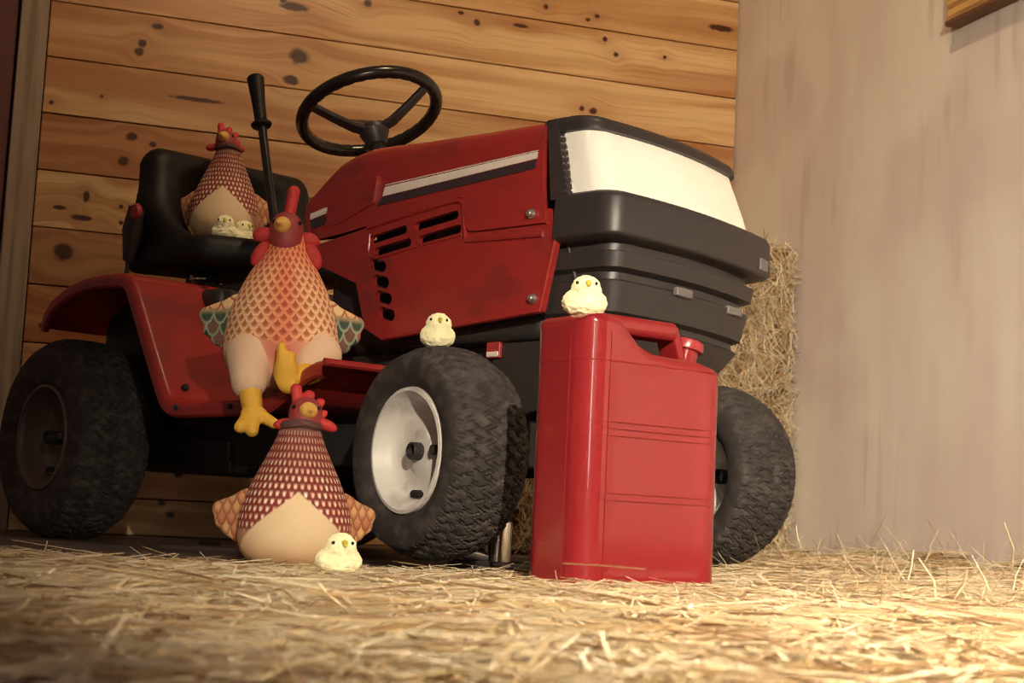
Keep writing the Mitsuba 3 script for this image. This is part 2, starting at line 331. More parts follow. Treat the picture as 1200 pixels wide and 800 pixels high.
def wheel(pos, R, W, hr, N, steer, outsign, front, label):
    k = num(TRK + '__wheel'); tag(k, label)
    ang = steer + (0 if outsign > 0 else math.pi)
    M = rotm([0, 0, 1], ang)
    P = lambda m: TW(xf(m, M, pos))
    add(k + '__tire', P(tire_mesh(R, W, hr - .004, N)), 'rubber', 'black rubber turf tread tire', smooth=40)
    h = W / 2
    prof = [(hr - .012, -h + .03), (hr - .012, h - .04), (hr + .001, h - .024), (hr + .004, h - .014), (hr + .002, h - .008), (hr - .004, h - .007), (hr - .008, h - .012),
            (hr - .012, h - .022), (hr - .017, h - .034), (hr - .026, h - .044), (hr - .040, h - .048), (hr - .060, h - .046), (.036, h - .040), (.026, h - .038), (0, h - .038)]
    if not front:
        prof = [(a, b) if i < 8 else (a, b - .03) for i, (a, b) in enumerate(prof)]
    rim = lathe_y(prof, 64)
    add(k + '__rim', P(rim), 'rim_paint' if front else 'rim_shaded', 'light grey painted steel rim' if front else 'steel rim with shade put into its dark colour', smooth=40)
    hub = lathe_y([(.0155, h - .06), (.015, h - .021), (.0135, h - .019), (.011, h - .021), (.0105, h - .032), (0, h - .033)], 24)
    add(k + '__hub', P(hub), 'dark_metal', smooth=40)
    sx = 1 if outsign > 0 else -1
    st = tube([(-.056, h - .05, .002), (-.055, h - .026, .002)], .0085, 10)
    add(k + '__valve_stem', P(st), 'rubber', smooth=40)
    sl = rbox((0.004, h - .040, -.072), (.030, .012, .013), .005)
    add(k + '__rim_slot', P(sl), 'dark_hole', smooth=40)
FR = .1823; FZ = FR + .0154; ST = -.1086
wheel((0, -.383, .227), .227, .178, .117, 52, 0, -1, False, 'rear wheel near the grey upright')
wheel((0, .383, .227), .227, .178, .117, 52, 0, 1, False, 'rear wheel by the plank wall')
wheel((1.272, -.366, FZ), FR, .152, .105, 46, ST, -1, True, 'front wheel with a chick on top')
wheel((1.272, .366, FZ), FR, .152, .105, 46, ST, 1, True, 'front wheel behind the red can')

# hood
def hood_side(z): return np.interp(z, [.55, .68, .76, .79], [-.238, -.238, -.229, -.2235])
def hood_section(zt, zb):
    z = np.r_[np.linspace(zb, zt - .045, 9)]
    pts = [(hood_side(q), q) for q in z]
    y0 = hood_side(zt - .045); r = .040
    for t in np.linspace(0, 1, 8)[1:]:
        a = t * np.pi / 2; pts.append((y0 + r * (1 - math.cos(a)) + .004 * t, zt - .045 + .041 * math.sin(a)))
    pts += [(-.12, zt + .001), (-.05, zt + .004)]
    pts += [(0, zt + .005)]
    return np.array(pts + [(-y, z) for y, z in pts[-2::-1]])
rearx = lambda z: np.interp(z, [.60, .635, .736, .79], [.682, .672, .641, .668])
frontx = lambda z: np.interp(z, [.609, .808], [1.375, 1.345])
cols = []
secs = [(None, .752, .645), (.672, .778, .645), (.70, .800, .6455), (.735, .8175, .647), (.78, .829, .649), (.83, .8345, .653), (.90, .831, .659), (.96, .826, .664), (1.05, .8215, .672), (1.146, .817, .6825), (1.153, .8165, .680),
        (1.163, .816, .630), (1.172, .8155, .617), (1.19, .815, .613), (1.28, .811, .611), ('f', .8085, .609)]
for x, zt, zb in secs:
    s = hood_section(zt, zb)
    X = rearx(s[:, 1]) if x is None else frontx(s[:, 1]) if x == 'f' else np.full(len(s), x) + (rearx(s[:, 1]) - .641) * max(0, 1 - (x - .66) / .09)
    cols.append(np.stack([X, s[:, 0], s[:, 1]], 1))
hood = grid(cols)
rear = cols[0]; cap = trimesh.Trimesh(np.vstack([rear, [[.69, 0, .70]]]), [[i + 1, i, len(rear)] for i in range(len(rear) - 1)], process=False)
frm = cols[-1]; inner = frm * [1, .94, 1] + [-.0, 0, -.012]
lip = grid([frm, frm + [.004, 0, 0], frm * [1, .975, 1] + [.004, 0, -.006], inner])
tp('hood', cat(hood, cap, lip), 'red_paint', 'red sheet metal hood', smooth=35)
def side_strip(pts_top, pts_bot, off):
    """Decal strip hugging the right side of the hood."""
    a = np.array([(x, hood_side(z) - off, z) for x, z in pts_top]); b = np.array([(x, hood_side(z) - off, z) for x, z in pts_bot])
    m = grid([a, b]); e = m.copy(); e.vertices = e.vertices + [0, .0022, 0]
    return cat(m, e)
L = lambda a, b, n=8: [(a[0] + (b[0] - a[0]) * t, a[1] + (b[1] - a[1]) * t) for t in np.linspace(0, 1, n)]
k = num(TRK + '__stripe'); tag(k, 'white and dark stripe along the hood side')
add(k + '__white_band', TW(side_strip(L((.914, .731), (1.346, .7415)), L((.911, .712), (1.346, .729)), .0022)), 'stripe_white', smooth=False)
add(k + '__pin_line', TW(side_strip(L((.915, .7355), (1.346, .7445)), L((.914, .7335), (1.346, .743)), .0022)), 'stripe_white', smooth=False)
add(k + '__dark_band', TW(side_strip(L((.910, .710), (1.346, .727)), L((.898, .694), (1.346, .711)), .0022)), 'stripe_dark', smooth=False)
k = num(TRK + '__stripe'); tag(k, 'short end of the stripe beside the dash')
add(k + '__white_band', TW(side_strip(L((.672, .703), (.727, .7115), 3), L((.674, .690), (.727, .698), 3), .0022)), 'stripe_white', smooth=False)
add(k + '__dark_band', TW(side_strip(L((.674, .688), (.727, .696), 3), L((.684, .668), (.728, .676), 3), .0022)), 'stripe_dark', smooth=False)

tp('hood_panel', polyxz([(.738, .674), (.772, .669), (.886, .7005), (.896, .757), (.742, .748)], -.2405, -.225, .008), 'red_paint', smooth=25)
# side panels with vent slots
def slot(xa, za, xb, zb, r=.0085):
    g = LineString([(xa, za), (xb, zb)]).buffer(r, 6)
    cs = m3.CrossSection([np.array(g.exterior.coords)[:-1]], m3.FillRule.NonZero)
    return cs.extrude(.08).transform(np.array([[1, 0, 0, 0], [0, 0, -1, -.2], [0, 1, 0, 0.]]))
outline = [(.674, .6335), (1.17, .690), (1.18, .635), (1.385, .635), (1.405, .588), (1.372, .452), (.93, .425), (.872, .452), (.836, .545), (.676, .603)]
panel = polyxz(outline, -.2325, -.2205, .006)
for q in ((.880, .628, .980, .6385), (.897, .6025, .995, .612), (1.018, .641, 1.130, .651), (1.032, .613, 1.140, .6235)):
    panel -= slot(*q)
for i in range(4):
    zc = .575 - .033 * i; xc = .900 + .012 * i
    panel -= slot(xc - .012, zc + .004, xc + .018, zc - .004, .0115)
tp('side_panel', panel, 'red_paint', 'red side panel with vent slots', smooth=25)
tp('side_panel', xf(tm(polyxz(outline, .2205, .2325, .006))), 'red_paint', smooth=25)
ridge = tube(smoothpath([(.865, -.2325, .655), (1.10, -.2325, .677), (1.150, -.2325, .672), (1.158, -.2325, .640), (1.166, -.2325, .604), (1.19, -.2325, .598), (1.37, -.2325, .590)], 5), .006, 8)
tp('panel_ridge', ridge, 'red_paint')
tp('panel_ridge', tube(smoothpath([(.872, -.2325, .640), (.884, -.2325, .592), (1.0, -.2325, .600), (1.15, -.2325, .612)], 5), .0035, 8), 'red_paint')
tp('panel_ridge', tube([(.935, -.2325, .428), (1.370, -.2325, .455), (1.402, -.2325, .586)], .004, 8), 'red_paint')
for (x, z, yy) in ((1.345, .628, -.2395), (1.352, .477, -.2335)):
    b = lathe_y([(0, .0), (.0075, .0), (.009, -.002), (.009, -.004), (.006, -.006), (.006, -.011), (.0045, -.0125), (0, -.0125)], 18)
    tp('bolt', xf(b, None, (x, yy + .002, z)), 'steel')

# dark engine bay, dash tunnel, chassis
tp('engine_block', cat(rbox((1.09, 0, .55), (.50, .40, .28), .02), rbox((1.12, 0, .36), (.40, .30, .16), .02)), 'dark_metal')
tp('dash_tunnel', cat(rbox((.76, 0, .53), (.18, .36, .24), .03), rbox((.80, 0, .36), (.26, .30, .22), .03)), 'dark_metal')
for s in (-1, 1):
    tp('frame_rail', rbox((.66, s * .20, .222), (1.36, .035, .085), .006), 'dark_metal')
tp('frame_plate', cat(rbox((.20, -.205, .205), (.42, .05, .060), .006), rbox((.37, -.205, .175), (.10, .05, .03), .006)), 'dark_metal')
tp('rear_body', rbox((.16, 0, .43), (.50, .56, .27), .02), 'dark_metal')
tp('transaxle', cat(rbox((0, 0, .25), (.22, .36, .17), .03), tube([(0, -.33, .227), (0, .33, .227)], .022, 14)), 'dark_metal')
tp('front_axle', cat(rbox((1.272, 0, .205), (.05, .56, .045), .008), tube([(1.272, -.285, .16), (1.272, -.285, .26)], .017, 12), tube([(1.272, .285, .16), (1.272, .285, .26)], .017, 12),
                     tube([(1.272, -.285, FZ), (1.272, -.34, FZ)], .012, 12), tube([(1.272, .285, FZ), (1.272, .34, FZ)], .012, 12)), 'dark_metal')
tp('front_skirt', rbox((1.28, 0, .35), (.20, .36, .20), .02), 'dark_metal')
tp('label', rbox((1.203, -.184, .398), (.036, .008, .030), .002), 'knob_red', 'small red and white sticker')
tp('label', rbox((1.203, -.186, .390), (.032, .008, .010), .002), 'stripe_white')
mat('tie_green', (.45, .42, .05), .5)
tp('cable_tie', tube([(1.125, -.214, .352), (1.128, -.214, .375), (1.122, -.214, .388)], .0022, 6), 'tie_green', 'thin yellow green cable tie')
tp('tie_rod', tube([(1.20, -.27, .21), (1.20, .27, .21)], .009, 10), 'dark_metal')
tp('steering_link', tube([(1.395, -.205, .60), (1.44, -.20, .46), (1.45, -.19, .40)], .004, 8), 'dark_metal')

# fender deck and footboard as one pressed sheet
path = smoothpath([(-.085, .488), (-.060, .525), (-.02, .552), (.06, .577), (.16, .586), (.27, .583), (.318, .570), (.345, .541), (.42, .432), (.495, .325), (.520, .303), (.56, .296), (.70, .295), (.84, .295), (.885, .304), (.96, .342), (1.005, .358), (1.04, .360)], 5)
tn = np.gradient(path, axis=0); tn /= np.linalg.norm(tn, axis=1, keepdims=True); nn = np.stack([-tn[:, 1], tn[:, 0]], 1)
rows = []
for (p, n_) in zip(path, nn):
    sec = [(-.436, -.030), (-.447, -.033), (-.4515, -.028), (-.4515, -.018)] + [(-.4515 + .017 * (1 - math.cos(a)), -.018 + .018 * math.sin(a)) for a in np.linspace(.2, np.pi / 2, 6)] + [(-.40, 0), (-.2, 0), (0, 0)]
    sec = sec + [(-y, d) for y, d in sec[-2::-1]]
    under = [(y * (.433 / .4515), d - .005) for y, d in sec[4:-4]]
    rows.append([(p[0] + n_[0] * d, y, p[1] + n_[1] * d) for y, d in sec])
sheet = grid(rows)
low = [[(p[0] - n_[0] * .006, y, p[1] - n_[1] * .006) for y in (-.44, 0, .44)] for p, n_ in zip(path, nn)]
e0 = tube([(r[0] - nn[-1][0] * .004, y, r[1] - nn[-1][1] * .004) for r, y in ((path[-1], -.447), (path[-1], 0), (path[-1], .447))], .0075, 8)
e1 = tube([(path[0][0], y, path[0][1]) for y in (-.447, 0, .447)], .006, 8)
tp('fender_deck', cat(sheet, grid(low), e0, e1), 'red_paint', 'red rear fender deck running down into the footboard', smooth=40)
# small flange of the deck in front of the rear tire, bolts
for x, y, z in ((.555, -.4525, .283), (.75, -.4525, .281)):
    tp('bolt', xf(lathe_y([(0, 0), (.006, 0), (.006, -.004), (0, -.005)], 14), None, (x, y + .001, z)), 'dark_metal')
tp('bolt', xf(lathe([(0, .004), (.007, .003), (.008, -.004), (0, -.004)], 14), rotm([0, 1, 0], .96), (.497, -.40, .330)), 'dark_hole')

# seat
def seat_f(P):
    c, s = math.cos(-.20), math.sin(-.20)
    def rb(Q, c0, hs, r):
        q = np.abs(Q - c0) - (np.array(hs) - r)
        return np.linalg.norm(np.maximum(q, 0), axis=1) + np.minimum(q.max(1), 0) - r
    Q = P - [-.020, 0, .838]; Q = np.stack([Q[:, 0] * c - Q[:, 2] * s, Q[:, 1], Q[:, 0] * s + Q[:, 2] * c], 1)
    wid = .245 - .10 * np.maximum(Q[:, 2] - .02, 0)
    Q[:, 1] = Q[:, 1] * .245 / wid
    back = rb(Q, np.zeros(3), (.046, .245, .115), .044)
    Q2 = P.copy(); Q2[:, 0] += 1.3 * P[:, 1] ** 2
    pan = rb(Q2, np.array([.120, 0, .678]), (.175, .235, .036), .034)
    d = smin(.05, back, pan)
    arm = np.minimum(sd_cap(P, (-.01, -.215, .80), (.12, -.205, .695), .034, .022), sd_cap(P, (-.01, .215, .80), (.12, .205, .695), .034, .022))
    d = smin(.04, d, arm)
    scoop = sd_ell(P, (.075, 0, .80), (.15, .165, .115))
    scoop2 = sd_ell(P, (.045, 0, .86), (.062, .18, .10))
    return np.maximum(d, -smin(.03, scoop, scoop2))
tp('seat', surfnet(seat_f, (-.22, -.29, .58), (.32, .29, 1.02), .011), 'black_vinyl', 'black moulded bucket seat', smooth=True)
tp('seat_bracket', cat(tube([(-.012, -.247, .790), (-.030, -.25, .735), (-.048, -.25, .665)], [.030, .030, .014], 12), tube([(-.048, -.25, .67), (-.062, -.25, .575)], .006, 8)), 'black_plastic')
tp('seat_knob', xf(lathe_y([(0, 0), (.017, 0), (.02, -.006), (.017, -.013), (0, -.015)], 20), rotm([0, 1, 0], .5), (.018, -.270, .775)), 'knob_red', 'small red seat knob')
hel = [(.115 + .017 * math.cos(t), -.155 + .017 * math.sin(t), .582 + .0085 * t / (2 * np.pi) * 1.2) for t in np.linspace(0, 2 * np.pi * 4.6, 110)]
tp('seat_spring', tube(hel, .0034, 7), 'chrome', 'chrome coil spring under the seat')
tp('seat_support', cat(polyxz([(.02, .58), (.10, .58), (.075, .65), (.035, .655)], -.135, -.075), rbox((.20, 0, .590), (.22, .30, .03), .01), tube([(.24, -.03, .57), (.26, -.05, .63)], .017, 10), tube([(.24, .10, .57), (.26, .10, .63)], .017, 10)), 'dark_metal')
# lift lever
lv = num(TRK + '__lift_lever'); tag(lv, 'tall black hand lever beside the seat')
add(lv + '__rod', TW(tube(smoothpath([(.66, -.25, .40), (.61, -.25, .56), (.560, -.25, .695), (.484, -.25, .93)], 5), .0095, 12)), 'black_glossy')
gl = lathe([(.0, 0), (.011, 0), (.021, .003), (.023, .008), (.019, .012), (.0135, .016), (.0145, .06), (.0185, .112), (.0190, .122), (.015, .127), (0, .128)], 24)
gd = np.array([.448 - .484, 0, 1.036 - .925]); gd /= np.linalg.norm(gd); gx = np.cross([0, 1, 0], gd)
add(lv + '__grip', TW(xf(gl, np.stack([gx, [0, 1, 0], gd], 1), (.488, -.25, .913))), 'black_vinyl', 'ribbed black plastic grip')
# steering wheel
sw = num(TRK + '__steering_wheel'); tag(sw, 'black three-spoke steering wheel')
SC = np.array([.542, 0, .991]); sn = .417; E1 = np.array([0, 1., 0]); E2 = np.array([math.cos(sn), 0, math.sin(sn)]); E3 = np.array([-math.sin(sn), 0, math.cos(sn)])
a = np.arange(144) * 2 * np.pi / 144; b = np.arange(14) * 2 * np.pi / 14
rip = 1 - .09 * np.clip(np.cos(a * 36), 0, 1)[:, None] * (np.cos(b)[None] < .3)
rr = .1545 + .0145 * rip * np.cos(b)[None]; zz = .0145 * rip * np.sin(b)[None]
V = SC + (rr * np.cos(a)[:, None])[..., None] * E1 + (rr * np.sin(a)[:, None])[..., None] * E2 + zz[..., None] * E3
add(sw + '__rim', TW(grid(V, closed_u=True, closed_v=True)), 'black_glossy', smooth=True)
for i, ang in enumerate((1.18, 3.3, -.95)):
    d = math.cos(ang) * E1 + math.sin(ang) * E2; w = np.cross(E3, d); pts = []
    for r_, dz, hw in ((.015, -.050, .015), (.05, -.046, .0145), (.10, -.026, .0125), (.150, -.003, .011)):
        c0 = SC + d * r_ + E3 * dz
        pts.append([c0 + w * hw * u + E3 * v for u, v in ((-1, -.004), (-.8, .005), (.8, .005), (1, -.004), (.8, -.007), (-.8, -.007))])
    add(sw + ('__spoke' if i == 0 else f'__spoke_{i:03d}'), TW(grid(np.array(pts), closed_v=True)), 'black_plastic')
Q = np.stack([E1, E2, E3], 1)
add(sw + '__hub', TW(xf(lathe([(0, -.095), (.022, -.09), (.028, -.07), (.034, -.055), (.032, -.042), (.022, -.036), (0, -.034)], 24), Q, SC)), 'black_plastic')
tp('steering_column', tube([SC + E3 * -.08, SC + E3 * -.24], .016, 12), 'dark_metal')
tp('dash_screw', xf(rbox((0, 0, 0), (.016, .012, .012), .004), None, (.690, -.236, .640)), 'chrome')

# front lamp panel and grille
def plan(Xf, hw, Xb, rc=.045, bow=.018, n=9):
    pts = [(Xb, -hw)]; x0 = Xf - bow - rc
    pts += [(Xb + (x0 - Xb) * t, -hw) for t in (.33, .66)]
    for a in np.linspace(0, np.pi / 2, n): pts.append((x0 + rc * math.sin(a), -hw + rc * (1 - math.cos(a))))
    ys = np.linspace(-hw + rc, 0, 8)[1:]
    pts += [(Xf - bow * (y / (hw - rc)) ** 2, y) for y in ys]
    return np.array(pts + [(x, -y) for x, y in pts[-2::-1]])
def loft(levels, close=True, **kw):
    R_ = [np.c_[plan(l[1], l[2], l[3], **kw), np.full(len(plan(l[1], l[2], l[3], **kw)), l[0])] for l in levels]
    m = [grid(R_)]
    if close:
        for r_, fl in ((R_[0], 0), (R_[-1], 1)):
            n_ = len(r_); c0 = r_.mean(0); m.append(trimesh.Trimesh(np.vstack([r_, c0]), [[i, (i + 1) % n_, n_] for i in range(n_)], process=False))
        for r0, r1 in zip(R_[:-1], R_[1:]):
            m.append(trimesh.Trimesh([r0[0], r0[-1], r1[-1], r1[0]], [[0, 1, 2], [0, 2, 3]], process=False))
    return cat(*m)
NR = rotm([1, 0, 0], -.034) @ rotm([0, 0, 1], .055); NP = np.array([1.40, -.215, .66])
def NW(m):                                       # the nose sits slightly crooked on the hood
    m = tm(m).copy(); m.vertices = (m.vertices - NP) @ NR.T + NP; return TW(m)
bz = num(TRK + '__lamp_housing')
tag(bz, 'black plastic lamp housing across the nose')
add(bz + '__bumper', NW(loft([(.572, 1.5400, 0.2240, 1.402), (.576, 1.5580, 0.2360, 1.402), (.582, 1.5650, 0.2400, 1.402), (.640, 1.5620, 0.2400, 1.402), (.651, 1.5560, 0.2370, 1.402), (.656, 1.5440, 0.2300, 1.402), (.658, 1.5180, 0.2100, 1.395)])), 'black_plastic', smooth=35)
add(bz + '__core', NW(loft([(.655, 1.5200, 0.2130, 1.372), (.778, 1.4750, 0.2040, 1.35)])), 'black_plastic')
add(bz + '__cap', NW(loft([(.774, 1.4780, 0.2080, 1.348), (.776, 1.4870, 0.2160, 1.345), (.788, 1.4850, 0.2175, 1.343), (.799, 1.4760, 0.2150, 1.343), (.805, 1.4600, 0.2080, 1.343), (.809, 1.4280, 0.1980, 1.343)])), 'black_plastic', smooth=35)
for s in (-1, 1):
    side = polyxz([(1.352, .80), (1.372, .80), (1.412, .652), (1.372, .652)], .206 * s - .014, .206 * s + .014)
    add(bz + ('__side_post' if s < 0 else '__side_post_001'), NW(tm(side)), 'black_plastic')
n_ = len(plan(1.5, .2, 1.4)); R_ = [np.c_[plan(Xf, hw, Xb), np.full(n_, z)] for z, Xf, hw, Xb in ((.660, 1.524, .2175, 1.402), (.69, 1.5145, .2158, 1.395), (.73, 1.498, .2130, 1.386), (.774, 1.4795, .2108, 1.374))]
i0 = 1
lens = grid([r[i0:n_ - 2] for r in R_]); back = grid([(r * [1, .985, 1] - [.006, 0, 0])[3:n_ - 3] for r in R_])
scene['lamp_glass'] = {'type': 'twosided', 'bsdf': {'type': 'principled', 'base_color': {'type': 'rgb', 'value': [.8, .78, .7]}, 'roughness': .25}}
lk = bz + '__lens'
scene[lk] = ply(xf(NW(lens), GR), 'lamp_glass', smooth=35, emitter={'type': 'area', 'radiance': {'type': 'rgb', 'value': [1.30, 1.06, .72]}})
tag(lk, 'glowing cream headlight lens')
refl = [grid([r[0:i0 + 1] for r in R_])]
for t in np.linspace(.05, .95, 9):
    c0 = [R_[0][j] * (1 - t) + R_[-1][j] * t + [0, -.0015, 0] for j in (0, 1)]
    refl.append(tube(c0, .0022, 6))
add(bz + '__reflector', NW(cat(*refl)), 'chrome', 'ribbed clear corner of the lens')
gk = num(TRK + '__grille')
add(gk, NW(loft([(.352, 1.4760, 0.1500, 1.35), (.358, 1.4840, 0.1570, 1.35), (.400, 1.5120, 0.1760, 1.35), (.430, 1.5280, 0.1940, 1.35), (.436, 1.5180, 0.1880, 1.35), (.446, 1.5180, 0.1880, 1.35), (.452, 1.5320, 0.1980, 1.35), (.503, 1.5410, 0.2060, 1.35), (.509, 1.5270, 0.1960, 1.35), (.521, 1.5270, 0.1960, 1.35), (.527, 1.5440, 0.2090, 1.35), (.553, 1.5470, 0.2130, 1.35), (.558, 1.5330, 0.2020, 1.35), (.571, 1.5330, 0.2020, 1.35), (.574, 1.5380, 0.2100, 1.35)], rc=.04)), 'black_plastic', 'layered black plastic grille', smooth=25)
for y, z, xx in ((-.045, .505, 1.5425), (.12, .500, 1.5315)):
    part(gk, 'clip', NW(rbox((xx, y, z), (.012, .045, .016), .003)), 'plate_grey')
add(bz + '__nameplate', NW(xf(rbox((0, 0, 0), (.004, .034, .022), .0012), rotm([0, 0, 1], .19), (1.5485, .185, .597))), 'plate_grey', 'small grey plate')

# bottle jack under the front axle
jk = 'axle_jack'; tag(jk, 'chrome bottle jack standing under the front axle', 'jack')
jp = lambda n_, m, b, l=None: part(jk, n_, TW(xf(m, None, (1.272, -.215, 0))), b, l)
jp('base', rbox((0, 0, .008), (.12, .13, .016), .004), 'black_plastic'); jp('cylinder', lathe([(0, .016), (.024, .016), (.024, .085), (.019, .09), (0, .09)], 24), 'chrome')
jp('ram', lathe([(0, .09), (.011, .09), (.011, .165), (.017, .167), (.017, .1815), (0, .1815)], 20), 'steel'); jp('handle_socket', tube([(0, -.03, .022), (0, -.085, .03)], .010, 12), 'chrome')

# ---------------------------------------------------------------- red fuel can
def can_profile():
    W_, H = CW, CH
    p = [(0.0, 0), (W_, 0), (W_, H * .765), (W_ * .985, H * .806), (W_ * .93, H * .842), (W_ * .80, H * .862), (W_ * .62, H * .866), (W_ * .47, H * .871), (W_ * .375, H * .896), (W_ * .295, H * .946), (W_ * .235, H * .986), (W_ * .15, H), (W_ * .05, H * .992), (0, H * .955)]
    return p
CW, CD, CH = .260, .137, .381
def can_f(P):
    x, y, z = P.T
    d2 = CanGrid(x, z)
    q = np.abs(y - CD / 2) - (CD / 2 - .036)
    # horizontal rounding of the upright edges, and a softer one for the top
    cx = np.minimum(x, CW - x); ex = .036 - cx
    ed = np.linalg.norm(np.stack([np.maximum(ex, 0), np.maximum(q, 0)], 1), axis=1) - .036 + np.minimum(np.maximum(ex, q), 0)
    r = .018; a = d2 + r; b = np.abs(y - CD / 2) - (CD / 2 - r)
    top = np.linalg.norm(np.stack([np.maximum(a, 0), np.maximum(b, 0)], 1), axis=1) - r + np.minimum(np.maximum(a, b), 0)
    d = np.maximum(ed, top)
    ribs = 0
    # pressed panel on the broad face
    px = np.abs(x - CW * .5) - CW * .32
    ribs = ribs - .0022 * (1 / (1 + np.exp(np.clip(px / .004, -40, 40)))) * (1 / (1 + np.exp(np.clip((np.abs(z - CH * .42) - CH * .38) / .004, -40, 40)))) * (y < CD / 2)
    return d - ribs
from scipy.interpolate import RegularGridInterpolator
sp = can_profile(); smooth_poly = Polygon(sp).buffer(-.010).buffer(.020, 8).buffer(-.010)
smooth_poly = list(smooth_poly.exterior.coords)
import shapely
gx_, gz_ = np.linspace(-.03, CW + .03, 100), np.linspace(-.03, CH + .03, 140)
GX, GZ = np.meshgrid(gx_, gz_, indexing='ij'); _g = Polygon(smooth_poly); _pt = shapely.points(GX.ravel(), GZ.ravel())
_sd = np.where(shapely.contains(_g, _pt), -1, 1) * shapely.distance(_g.exterior, _pt)
CanGrid = lambda x, z: RegularGridInterpolator((gx_, gz_), _sd.reshape(GX.shape), bounds_error=False, fill_value=.05)(np.stack([x, z], 1))
CB = math.radians(35); CO = np.array([.1045, 2.13, .0])
CX = np.array([math.cos(CB), math.sin(CB), 0]); CY = np.array([-math.sin(CB), math.cos(CB), 0]); CR = np.stack([CX, CY, [0, 0, 1]], 1)
CP = lambda m: xf(m, CR, CO)
ck = 'fuel_can'; tag(ck, 'tall glossy red fuel can standing on the straw', 'fuel can')
body = surfnet(can_f, (-.012, -.012, -.012), (CW + .012, CD + .012, CH + .012), .0042)
trimesh.smoothing.filter_taubin(body, iterations=6)
part(ck, 'body', CP(body), 'can_paint', 'glossy red pressed metal body', smooth=True)
def can_ring(z, r, o=0.):
    g = sbox(.036, .036, CW - .036, CD - .036).buffer(.036 + o, 12); c = np.array(g.exterior.coords)
    return tube(np.c_[c, np.full(len(c), z)], r, 6, cap=False)
for z, r in ((CH * .822, .0012), (CH * .602, .0006), (CH * .577, .0006), (CH * .552, .0006), (CH * .345, .0006), (CH * .320, .0006), (.006, .003)):
    part(ck, 'rib', CP(can_ring(z, r, -.0004)), 'can_paint')
for a, b in ((.040, -.0002), (-.0002, .040)):
    part(ck, 'seam', CP(tube([(a, b, .004), (a, b, CH * .93)], .0011, 6)), 'can_paint')
hy = CD / 2
hm = rbox((CW * .50, hy, CH * .978), (CW * .56, .052, .028), .010); hm2 = xf(rbox((0, 0, 0), (.014, .046, .072), .006), rotm([0, 1, 0], -.35), (CW * .795, hy, CH * .915))
hm = m3.Manifold(m3.Mesh(vert_properties=np.array(hm.vertices, np.float32), tri_verts=np.array(hm.faces, np.uint32))) - m3.Manifold.cube((CW * .7, .036, .03), True).translate((CW * .50, hy, CH * .978 - .012))
part(ck, 'handle', CP(cat(hm, hm2)), 'can_paint', 'red carrying handle')
part(ck, 'spout', CP(xf(lathe([(.0, 0), (.021, 0), (.020, .010), (.018, .012), (.018, .034), (0, .034)], 28), rotm([0, 1, 0], .22), (CW * .885, hy, CH * .842))), 'can_paint', smooth=40)
part(ck, 'cap', CP(xf(lathe([(0, .030), (.024, .030), (.025, .034), (.024, .043), (.020, .046), (0, .047)], 28), rotm([0, 1, 0], .22), (CW * .885, hy, CH * .842))), 'can_seam', 'red screw cap', smooth=40)
part(ck, 'strap', CP(tube([(CW * .22, hy - .02, CH * .995), (CW * .27, hy - .021, CH * .975), (CW * .30, hy - .02, CH * .955)], .005, 8)), 'black_plastic', 'short black strap')
# ---------------------------------------------------------------- plush hens, rooster, chicks
def az_of(uv): return (uv.x - .5) * (2 * math.pi)
def scallop(u, v):
    """Overlapping fish-scale print: (distance from the scale's centre 0..1, random per scale)."""
    best = mi.Float(2.); rnd = mi.Float(0.)
    r0 = dr.floor(v)
    for k in (1, 0, -1):                       # lower rows first, upper rows drawn over them
        r = r0 + k
        sh = .5 * (r - 2 * dr.floor(r / 2))
        cu = u + sh; i = dr.floor(cu); du = cu - i - .5; dv = v - (r + .95)
        d = dr.sqrt(dr.square(du / .56) + dr.square(dv / 1.25))
        hit = (d < 1) & (best > 1.5)
        best = dr.select(hit, d, best); rnd = dr.select(hit, cell_rand(i, r, 3), rnd)
    return best, rnd
def hen_fn(p, n, uv):
    az, z = az_of(uv), uv.y
    v = z / .0125; r = dr.floor(v); sh = .5 * (r - 2 * dr.floor(r / 2))
    u = uv.x * 44 + sh; du = dr.abs(u - dr.floor(u) - .5); fv = v - r
    streak = 1 - smoothstep(.02 + .16 * fv, .26 + .22 * fv, du + .10 * (fbm(uv.x * 120, z * 300, 1., 2) - .5))
    streak = streak * smoothstep(.0, .30, fv) * smoothstep(1.0, .50, fv)
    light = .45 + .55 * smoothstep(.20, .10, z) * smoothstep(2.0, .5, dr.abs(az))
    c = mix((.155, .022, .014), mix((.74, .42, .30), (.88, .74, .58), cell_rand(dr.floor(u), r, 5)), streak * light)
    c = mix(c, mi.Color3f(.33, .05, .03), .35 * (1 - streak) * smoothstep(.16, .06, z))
    c = mix(c, mi.Color3f(.10, .05, .04), .75 * smoothstep(.205, .235, z))
    skirt = smoothstep(.070, .058, z + .006 * fbm(az * 6, z * 30, 1., 2))
    c = mix(c, mi.Color3f(.40, .20, .12), skirt)
    half = dr.maximum(0., (.122 - z)) * 14.5
    half = dr.sqrt(half * half + .002)
    patch = smoothstep(.04, -.04, dr.abs(az) - half) * smoothstep(.123, .117, z)
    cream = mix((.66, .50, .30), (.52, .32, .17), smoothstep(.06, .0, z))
    return mix(c, cream, patch)
